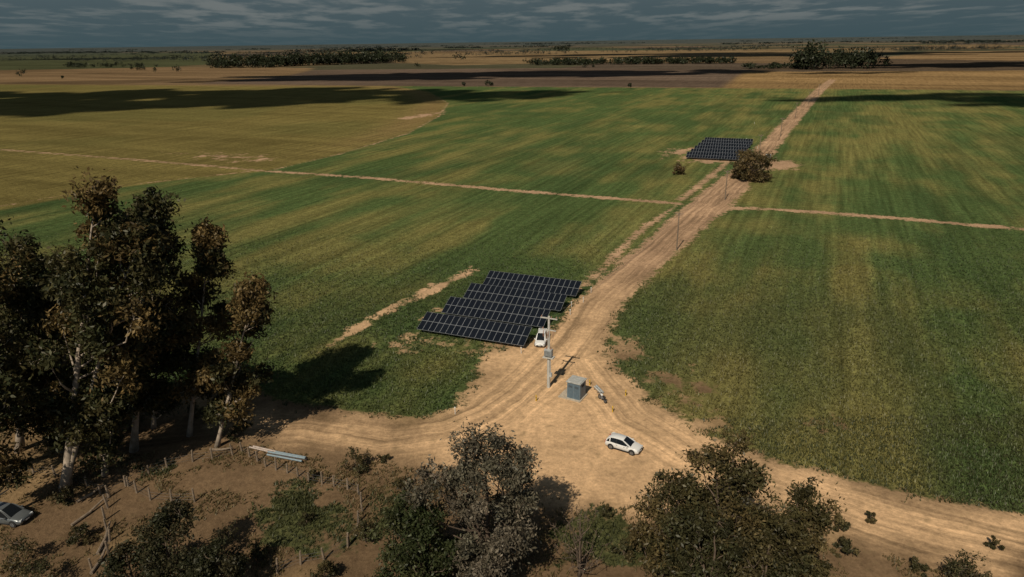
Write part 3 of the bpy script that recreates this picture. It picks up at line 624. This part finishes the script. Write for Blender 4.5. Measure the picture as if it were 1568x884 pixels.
# ------------------------------------------------------------------ fences
def fence(pxs,sp=2.3,h=1.4,name='wooden_post_fence',wires=3):
    P_=G(pxs); L=np.r_[0,np.cumsum(np.linalg.norm(np.diff(P_,axis=0),axis=1))]; b=B(); prev=None
    for s in np.arange(0,L[-1],sp):
        x=np.interp(s,L,P_[:,0])+rng.normal(0,.08);y=np.interp(s,L,P_[:,1])+rng.normal(0,.08); hh_=h*rng.uniform(.8,1.2); lx,ly=rng.normal(0,.07,2)
        b.tube([(x,y,-.2),(x+lx*.5,y+ly*.5,hh_*.5),(x+lx,y+ly,hh_)],[.12,.11,.09],wood,7)
        if prev is not None:
            for w in range(wires):
                z=.35+w*.35; b.tube([(prev[0],prev[1],z),((prev[0]+x)/2,(prev[1]+y)/2,z-.04),(x,y,z)],.012,wirem,4,False)
        prev=(x,y)
    b.done(name)
fence([(165,762),(235,722),(300,706),(352,700),(372,690)])
fence([(372,692),(410,716),(480,738),(545,752),(556,775),(550,815),(530,838)],1.6)
fence([(530,838),(490,862),(435,868),(400,905)],2.3)
fence([(165,762),(162,800),(172,842),(130,880)],2.0)
fence([(-60,735),(20,722),(100,730),(165,762)],2.6)
fence([(190,745),(240,770),(300,768)],2.4)
fence([(640,133),(960,136),(1250,139)],14,1.5,'boundary_fence',0)
# ------------------------------------------------------------------ person
skin=pm('skin',(.35,.2,.13),.6); cloth=pm('dark_clothing',(.025,.027,.035),.9); hair=pm('hair',(.02,.015,.01),.8)
p=g(1064,708)
root=bpy.data.objects.new('standing_person',None); scene.collection.objects.link(root); root.location=(p[0],p[1],0); root.rotation_euler=(0,0,2.6)
def skinobj(name,vs,es,rs,mat,rooti=0):
    me=bpy.data.meshes.new(name); me.from_pydata(vs,es,[]); me.materials.append(mat); o=bpy.data.objects.new(name,me); scene.collection.objects.link(o); o.parent=root
    md=o.modifiers.new('skin','SKIN')
    for i,r_ in enumerate(rs):
        me.skin_vertices[0].data[i].radius=(r_ if hasattr(r_,'__len__') else (r_,r_)); me.skin_vertices[0].data[i].use_root=(i==rooti)
    sb=o.modifiers.new('sub','SUBSURF'); sb.levels=1; sb.render_levels=1; return o
V_=[(0,0,.95),(0,0,1.12),(0,0,1.32),(0,0,1.44),(0,0,1.52),
 (.10,0,.90),(.12,.02,.50),(.13,-.02,.09),(.14,.13,.05),(-.10,0,.90),(-.12,.04,.50),(-.13,-.0,.09),(-.14,.15,.05),
 (.19,0,1.40),(.25,-.03,1.12),(.22,.10,.90),(-.19,0,1.40),(-.25,-.03,1.12),(-.22,.12,.92)]
E_=[(0,1),(1,2),(2,3),(3,4),(0,5),(5,6),(6,7),(7,8),(0,9),(9,10),(10,11),(11,12),(3,13),(13,14),(14,15),(3,16),(16,17),(17,18)]
R_=[(.15,.11),(.14,.10),(.17,.12),(.12,.09),.055,.095,.065,.045,.04,.095,.065,.045,.04,.065,.048,.036,.065,.048,.036]
try:
    skinobj('clothed_body',V_,E_,R_,cloth)
    skinobj('head_and_neck',[(0,0,1.50),(0,.01,1.57),(0,.015,1.64),(0,.01,1.71)],[(0,1),(1,2),(2,3)],[.05,.07,.085,.07],skin)
    skinobj('nose',[(0,.085,1.65),(0,.115,1.625)],[(0,1)],[.012,.015],skin)
    skinobj('hair',[(0,-.02,1.66),(0,-.01,1.72),(0,.0,1.755)],[(0,1),(1,2)],[.085,.085,.045],hair)
    for sx_ in (-1,1):
        hx,hy,hz=sx_*.22,.12,.885; vs=[(hx,hy-.01,hz+.02),(hx,hy+.02,hz-.04)];es=[(0,1)];rs=[.022,.03]
        for fi,l in enumerate((.07,.08,.075,.06)):
            o=len(vs); fx=hx+(fi-1.5)*.018; vs+=[(fx,hy+.035,hz-.07),(fx,hy+.045,hz-.07-l*.5),(fx,hy+.03,hz-.07-l)]; es+=[(1,o),(o,o+1),(o+1,o+2)]; rs+=[.009,.009,.007]
        o=len(vs); vs+=[(hx-sx_*.04,hy+.03,hz-.03),(hx-sx_*.05,hy+.045,hz-.07)]; es+=[(0,o),(o,o+1)]; rs+=[.011,.009]
        skinobj('hand',vs,es,rs,skin)
except Exception as ex: print('person',ex)
# ------------------------------------------------------------------ light + sky + clouds
EL=math.radians(45); sd=np.array([-.40,-.917]); sd/=np.linalg.norm(sd)
S=Vector((sd[0]*math.cos(EL),sd[1]*math.cos(EL),math.sin(EL)))
sl=bpy.data.lights.new('sun','SUN'); sl.energy=3.4; sl.angle=math.radians(.6); sl.color=(1,.89,.72)
so=bpy.data.objects.new('sun',sl); scene.collection.objects.link(so); so.rotation_euler=S.to_track_quat('Z','Y').to_euler(); so.location=(0,0,300)
cm,nt=new_mat('cloud_vapour'); k=N(nt); out=k.n('ShaderNodeOutputMaterial'); d=k.n('ShaderNodeBsdfDiffuse'); d.inputs[0].default_value=(.8,.8,.82,1); nt.links.new(d.outputs[0],out.inputs[0])
import bmesh
bmi=bmesh.new(); bmesh.ops.create_icosphere(bmi,subdivisions=2,radius=1.0); ICV=np.array([v.co[:] for v in bmi.verts]); ICF=np.array([[v.index for v in f.verts] for f in bmi.faces]); bmi.free()
def cloud(targets,alt=900):
    off=sd*alt/math.tan(EL); VV=[];FF=[];o=0
    for (u,v,rx,ry) in targets:
        c=g(u,v)+off
        for q_ in range(34):
            a=rng.uniform(0,6.28); rr=rng.uniform(0,1)**.5; s=rng.uniform(.14,.42)*(1.3-rr*.8)
            VV.append(ICV*np.array([rx*s,ry*s,min(rx,ry)*s*.5])+np.array([c[0]+math.cos(a)*rx*rr,c[1]+math.sin(a)*ry*rr,alt+rng.uniform(0,25)])); FF.append(ICF+o); o+=len(ICV)
    V=np.concatenate(VV); V[:,0]+=(fbm(V[:,:2],.03,5,3)-.5)*30; V[:,1]+=(fbm(V[:,:2],.03,25,3)-.5)*30
    np_mesh('cloud',V,np.concatenate(FF),cm)
cloud([(-100,162,150,150),(90,157,150,150),(260,152,130,140),(420,149,110,115),(560,145,90,80),(650,152,40,60)])
cloud([(-700,170,200,170),(-350,162,160,150)])
cloud([(740,148,70,60),(850,143,60,35)])
cloud([(450,120,220,80),(640,117,200,110),(820,114,200,100),(980,112,180,90)])
cloud([(1450,100,200,90),(1600,99,220,110),(1320,112,80,25)])
cloud([(1330,152,80,30),(1480,152,80,40),(1600,160,70,60)])
cloud([(950,84,600,150),(1100,85,500,160),(150,90,400,150),(560,78,900,300),(1300,83,600,200)])
w=bpy.data.worlds.new("World"); scene.world=w; w.use_nodes=True; nt=w.node_tree; nt.nodes.clear(); k=N(nt)
out=k.n('ShaderNodeOutputWorld'); bg=k.n('ShaderNodeBackground'); bg.inputs[1].default_value=.1
sky=k.n('ShaderNodeTexSky',sky_type='NISHITA'); sky.sun_disc=False; sky.sun_elevation=EL; sky.sun_rotation=math.atan2(sd[0],sd[1])%(2*math.pi); sky.dust_density=1.0; sky.air_density=1.0
tc=k.n('ShaderNodeTexCoord').outputs['Generated']; s3=k.n('ShaderNodeSeparateXYZ'); k.put(s3.inputs[0],tc)
zc=k.math('MAXIMUM',s3.outputs[2],0.0)
pv=k.comb(k.math('DIVIDE',s3.outputs[0],k.math('ADD',zc,.05)),k.math('DIVIDE',s3.outputs[1],k.math('ADD',zc,.08)),0.0)
n1=k.noise(pv,.35,3,.5); n2=k.noise(pv,1.4,5,.62)
nn=k.math('ADD',k.math('MULTIPLY',n1,.35),k.math('MULTIPLY',n2,.65))
cl=k.mr(nn,.46,.60,0.0,1.0,True)
lowf=k.mr(s3.outputs[2],.006,.035,.10,.7,True)
blue_=k.mix(1.0,sky.outputs[0],(.26,.33,.36,1),'MULTIPLY')
horiz=k.mr(s3.outputs[2],0.04,.2,0.0,1.0,True)
slate=k.mix(k.mr(s3.outputs[2],0.0,.05,0.0,1.0),(.48,.80,.92,1),(.68,.98,1.10,1))
slate=k.mix(horiz,slate,blue_)
ccol=k.mix(k.mr(n1,.35,.65,0.0,1.0),(1.25,1.48,1.5,1),(1.8,1.95,1.9,1))
k.put(bg.inputs[0],k.mix(k.math('MULTIPLY',cl,lowf),slate,ccol)); nt.links.new(bg.outputs[0],out.inputs[0])
scene.view_settings.view_transform='Standard'; scene.view_settings.look='None'; scene.view_settings.exposure=0
